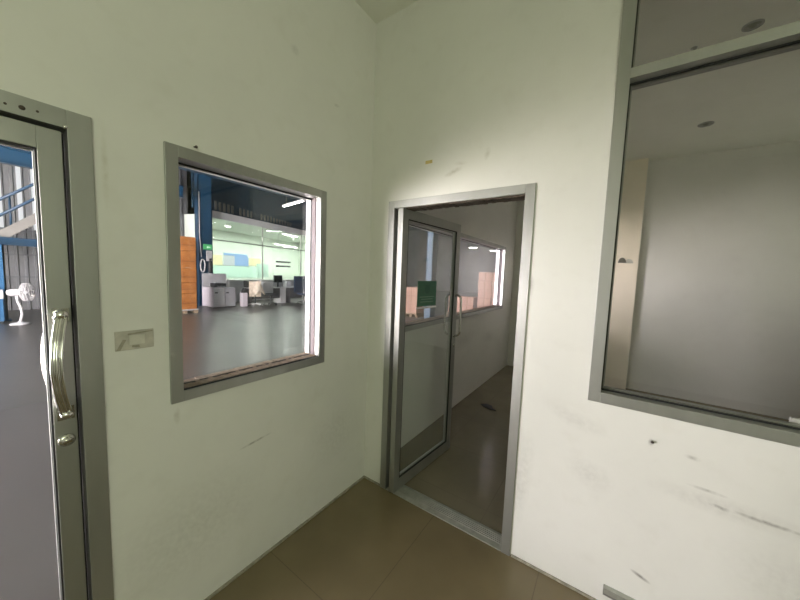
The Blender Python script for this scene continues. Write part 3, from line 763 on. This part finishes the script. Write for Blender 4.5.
# office chairs
def office_chair(x, y, rz, seat, back, base, label, bh=.55, bw=.46):
    c = empty('office_chair', (x, y, 0), label, 'chair', 'office chairs before the glazing', rz=rz, local=True)
    MB().box(-.23, -.23, .42, .23, .23, .50).build('seat', M[seat], c, .03)
    MB().box(-.26, -bw / 2, .52, -.20, bw / 2, .52 + bh).build('backrest', M[back], c, .03)
    MB().tube([(0, 0, .10), (0, 0, .42)], .03, 10).tube([(-.1, 0, .42), (-.25, 0, .44), (-.25, 0, .6)], .02, 8, up=Vector((0, 1, 0))).build('column', M['dark'], c)
    for k in range(5):
        a = 2 * PI * k / 5 + .3
        sp_ = MB().tube([(0, 0, .11), (.27 * math.cos(a), .27 * math.sin(a), .075)], .018, 8).build('base_spoke', M[base], c)
        MB().lathe((.28 * math.cos(a) - .02, .28 * math.sin(a), .032), (1, 0, 0), [(.03, 0), (.03, .035)], 14).build('caster', M['dark'], sp_)
    return c
ch = office_chair(-10.2, 5.0, 2.6, 'cream', 'cream', 'white', 'cream cloth covered office chair next to the slim white bin')
# cloth thrown over that chair
mb = MB(); nx, ny = 14, 14; vs = []
for i in range(nx):
    for j in range(ny):
        u, v = i / (nx - 1) - .5, j / (ny - 1) - .5
        r = math.hypot(u, v)
        zc = 1.12 - 1.1 * r ** 1.3 + .03 * math.sin(9 * u + 5 * v)
        vs.append(mb.bm.verts.new((-10.08 + .46 * u, 4.98 + .46 * v + .02 * math.sin(8 * u), max(zc, .52))))
for i in range(nx - 1):
    for j in range(ny - 1):
        f_ = mb.bm.faces.new((vs[i * ny + j], vs[(i + 1) * ny + j], vs[(i + 1) * ny + j + 1], vs[i * ny + j + 1])); f_.smooth = True
bmesh.ops.translate(mb.bm, vec=(10.2, -5., 0), verts=mb.bm.verts)
bmesh.ops.transform(mb.bm, matrix=Matrix.Rotation(-2.6, 4, 'Z') @ Matrix.Translation((.1, 0, 0)), verts=mb.bm.verts)
o = mb.build('cloth_cover', M['cream'], ch); so = o.modifiers.new('thick', 'SOLIDIFY'); so.thickness = .012
office_chair(-10.15, 5.65, 0., 'dark', 'grey', 'dark', 'office chair with pale grey backrest turned to the desk', .5, .5)
office_chair(-10.1, 7.25, .1, 'navy_fab', 'navy_fab', 'dark', 'navy blue office chair at the right end of the desks', .80, .78)
def desk(y0, y1, label):
    d = empty('desk', (-10.9, (y0 + y1) / 2, 0), label, 'desk', 'desks before the office')
    MB().box(-11.15, y0, .72, -10.5, y1, .76).build('desk_top', M['grey'], d, .004)
    MB().box(-10.62, y0 + .05, .25, -10.58, y1 - .05, .72).build('modesty_panel', M['desk'], d)
    for yy, mm in ((y0 + .02, 'desk'), (y1 - .30, 'white')): MB().box(-11.1, yy, 0, -10.52, yy + .28 if mm == 'white' else yy + .04, .72).build('pedestal' if mm == 'white' else 'side_panel', M[mm], d, .004)
    return d
desk(4.95, 6.72, 'grey office desk with a white pedestal left of the monitor')
desk(6.76, 8.4, 'grey office desk at the right with the navy chair')
mo = empty('monitor', (-10.8, 6.4, .76), 'black computer monitor on the grey desk', 'monitor')
MB().box(-10.84, 6.20, .98, -10.79, 6.64, 1.33).build('bezel', M['dark'], mo, .006)
MB().box(-10.79, 6.22, 1.00, -10.786, 6.62, 1.31).build('screen', M['screen'], mo)
MB().box(-10.84, 6.39, .775, -10.81, 6.45, 1.0).box(-10.90, 6.30, .76, -10.72, 6.54, .775).build('stand', M['dark'], mo)
mb = MB(); mb.lathe((-10.75, 5.55, .762), (0, 0, 1), [(.13, 0), (.16, .06), (.15, .16), (.08, .26), (.05, .30), (.09, .36), (0, .33)], 14)
for v in mb.bm.verts: v.co += Vector((random.uniform(-.02, .02), random.uniform(-.02, .02), random.uniform(-.01, .01) if v.co.z > .8 else 0))
o = mb.build('plastic_bag', M['white']); tag(o, 'crumpled white plastic bag on the grey desk', 'bag')
for y, h, m, lb in ((5.1, .3, 'dark', 'black file box on the left desk'), (5.95, .22, 'desk', 'dark tray on the desk beside the monitor'), (6.95, .28, 'grey', 'pale file box behind the navy chair')):
    b = empty('file_box', (-10.9, y, .76), lb, 'box', 'file boxes on the desks')
    MB().box(-11.05, y - .13, .762, -10.75, y + .13, .76 + h).build('body', M[m], b, .01)
    MB().box(-10.75, y - .04, .76 + h * .5, -10.746, y + .04, .76 + h * .75).build('paper_tag', M['white'], b)

K = 1.08
for o in set(bpy.data.objects) - N0:
    if o.parent is not None: continue
    c = o.location.copy()
    if c.length < .01:
        vs = [v.co for v in o.data.vertices]; c = sum(vs, Vector()) / len(vs)
    o.location.x += (c.x - 1.494) * (K - 1); o.location.y += (c.y + 1.751) * (K - 1)

# stacks of pinkish cartons seen through the inner window
def pink_stack(x, y, cols, rows, lab):
    p = empty('pallet', (x, y, 0), f'wooden pallet under the {lab}', 'pallet')
    MB().box(x - .05, y - .05, .10, x + cols * .55, y + .6, .14).build('deck', M['wood'], p)
    for k in range(3): MB().box(x + k * cols * .25, y - .05, 0, x + k * cols * .25 + .1, y + .6, .10).build('bearer', M['wood'], p)
    for r in range(rows):
        for c in range(cols):
            pos = ['left', 'right'][c] if cols > 1 else 'only one'
            row = ['bottom', 'second', 'third', 'fourth', 'fifth', 'top'][r if r < rows - 1 else 5]
            q = empty('carton', (x + c * .54 + .26, y + .27, .14 + r * .33), f'pinkish carton, {pos} in the {row} row of the {lab}', 'carton', 'pinkish cartons on pallets')
            jx = random.uniform(-.008, .008)
            MB().box(x + c * .54 + jx + .01, y, .14 + r * .33, x + c * .54 + .52 + jx, y + .54, .14 + r * .33 + .322).build('box', M['pinkbox'], q, .006)
            MB().box(x + c * .54 + jx + .24, y - .002, .14 + r * .33 + .02, x + c * .54 + jx + .29, y, .14 + r * .33 + .30).build('tape', M['tape_b'], q)
pink_stack(-2.75, 9.6, 2, 5, 'tall stack behind the inner window')
pink_stack(-4.0, 9.7, 2, 2, 'low stack behind the inner window')
pink_stack(-5.0, 8.0, 1, 3, 'single stack behind door pane')

# ------------------------------------------------------------------ lights
# daylight entering the hall through the open roller door
area('bay_daylight', (-4.8, HY0 - .05, 1.72), (PI / 2, 0, 0), 6.4, 3.35, 3650, (1., .915, .965))
sl = bpy.data.lights.new('sun', 'SUN'); sl.energy = 200; sl.angle = math.radians(2); sl.color = (1., .93, .84)
so_ = bpy.data.objects.new('sun', sl); COL.objects.link(so_)
so_.rotation_euler = Vector((.12, math.cos(math.radians(54)), -math.sin(math.radians(54)))).to_track_quat('-Z', 'Y').to_euler()
# hall lamps' light
for x, y, p in ((-8.5, 9, 40), (-6, 16, 90), (-5, 23, 110)):
    area('hall_lamp_light', (x, y, 5.6), (0, 0, 0), 1.6, .5, p, (.95, 1., .95))
# office lamps' light
for ly in (1.5, 4.2, 6.9, 9.4):
    area('office_lamp_light', ow(-1.9, ly, 3.72), (0, 0, 0), 1.4, .6, 165, (.93, 1., .92))
# weak added fill lamp in the made-up opening of the unseen right wall
area('side_fill', (XR + .09, (RW[0] + RW[1]) / 2, 2.05), (0, PI / 2, 0), 1.4, 1.9, 44, (.93, 1., .725))

w = bpy.data.worlds.new('World'); sc.world = w; w.use_nodes = True
nt = w.node_tree; bg = nt.nodes['Background']
sky = nt.nodes.new('ShaderNodeTexSky'); sky.sky_type = 'NISHITA'; sky.sun_disc = False; sky.sun_elevation = math.radians(35)
nt.links.new(sky.outputs[0], bg.inputs[0]); bg.inputs[1].default_value = .05

# ------------------------------------------------------------------ camera
cam = bpy.data.cameras.new('camera'); co = bpy.data.objects.new('camera', cam); COL.objects.link(co)
cam.sensor_width = 36; cam.lens = 36 * 306.667 / 800; cam.clip_start = .02; cam.clip_end = 200
yaw, pit, rol = math.radians(34.635), math.radians(-4.857), math.radians(2.056)
fwd = Vector((-math.sin(yaw) * math.cos(pit), math.cos(yaw) * math.cos(pit), math.sin(pit)))
r0 = Vector((math.cos(yaw), math.sin(yaw), 0)); u0 = r0.cross(fwd)
r = r0 * math.cos(rol) + u0 * math.sin(rol); u = -r0 * math.sin(rol) + u0 * math.cos(rol)
mw = Matrix((r, u, -fwd)).transposed().to_4x4(); mw.translation = Vector((1.49392, -1.75134, 1.60218))
co.matrix_world = mw
sc.camera = co
for o in bpy.data.objects:
    if '_local' in o: del o['_local']

sc.view_settings.view_transform = 'Standard'; sc.view_settings.look = 'None'
sc.view_settings.gamma = 1; sc.view_settings.use_curve_mapping = False
sc.view_settings.exposure = 0.0
sc.cycles.max_bounces = 10; sc.cycles.diffuse_bounces = 5; sc.cycles.transparent_max_bounces = 24
sc.cycles.sample_clamp_indirect = 60
sc.cycles.use_denoising = True
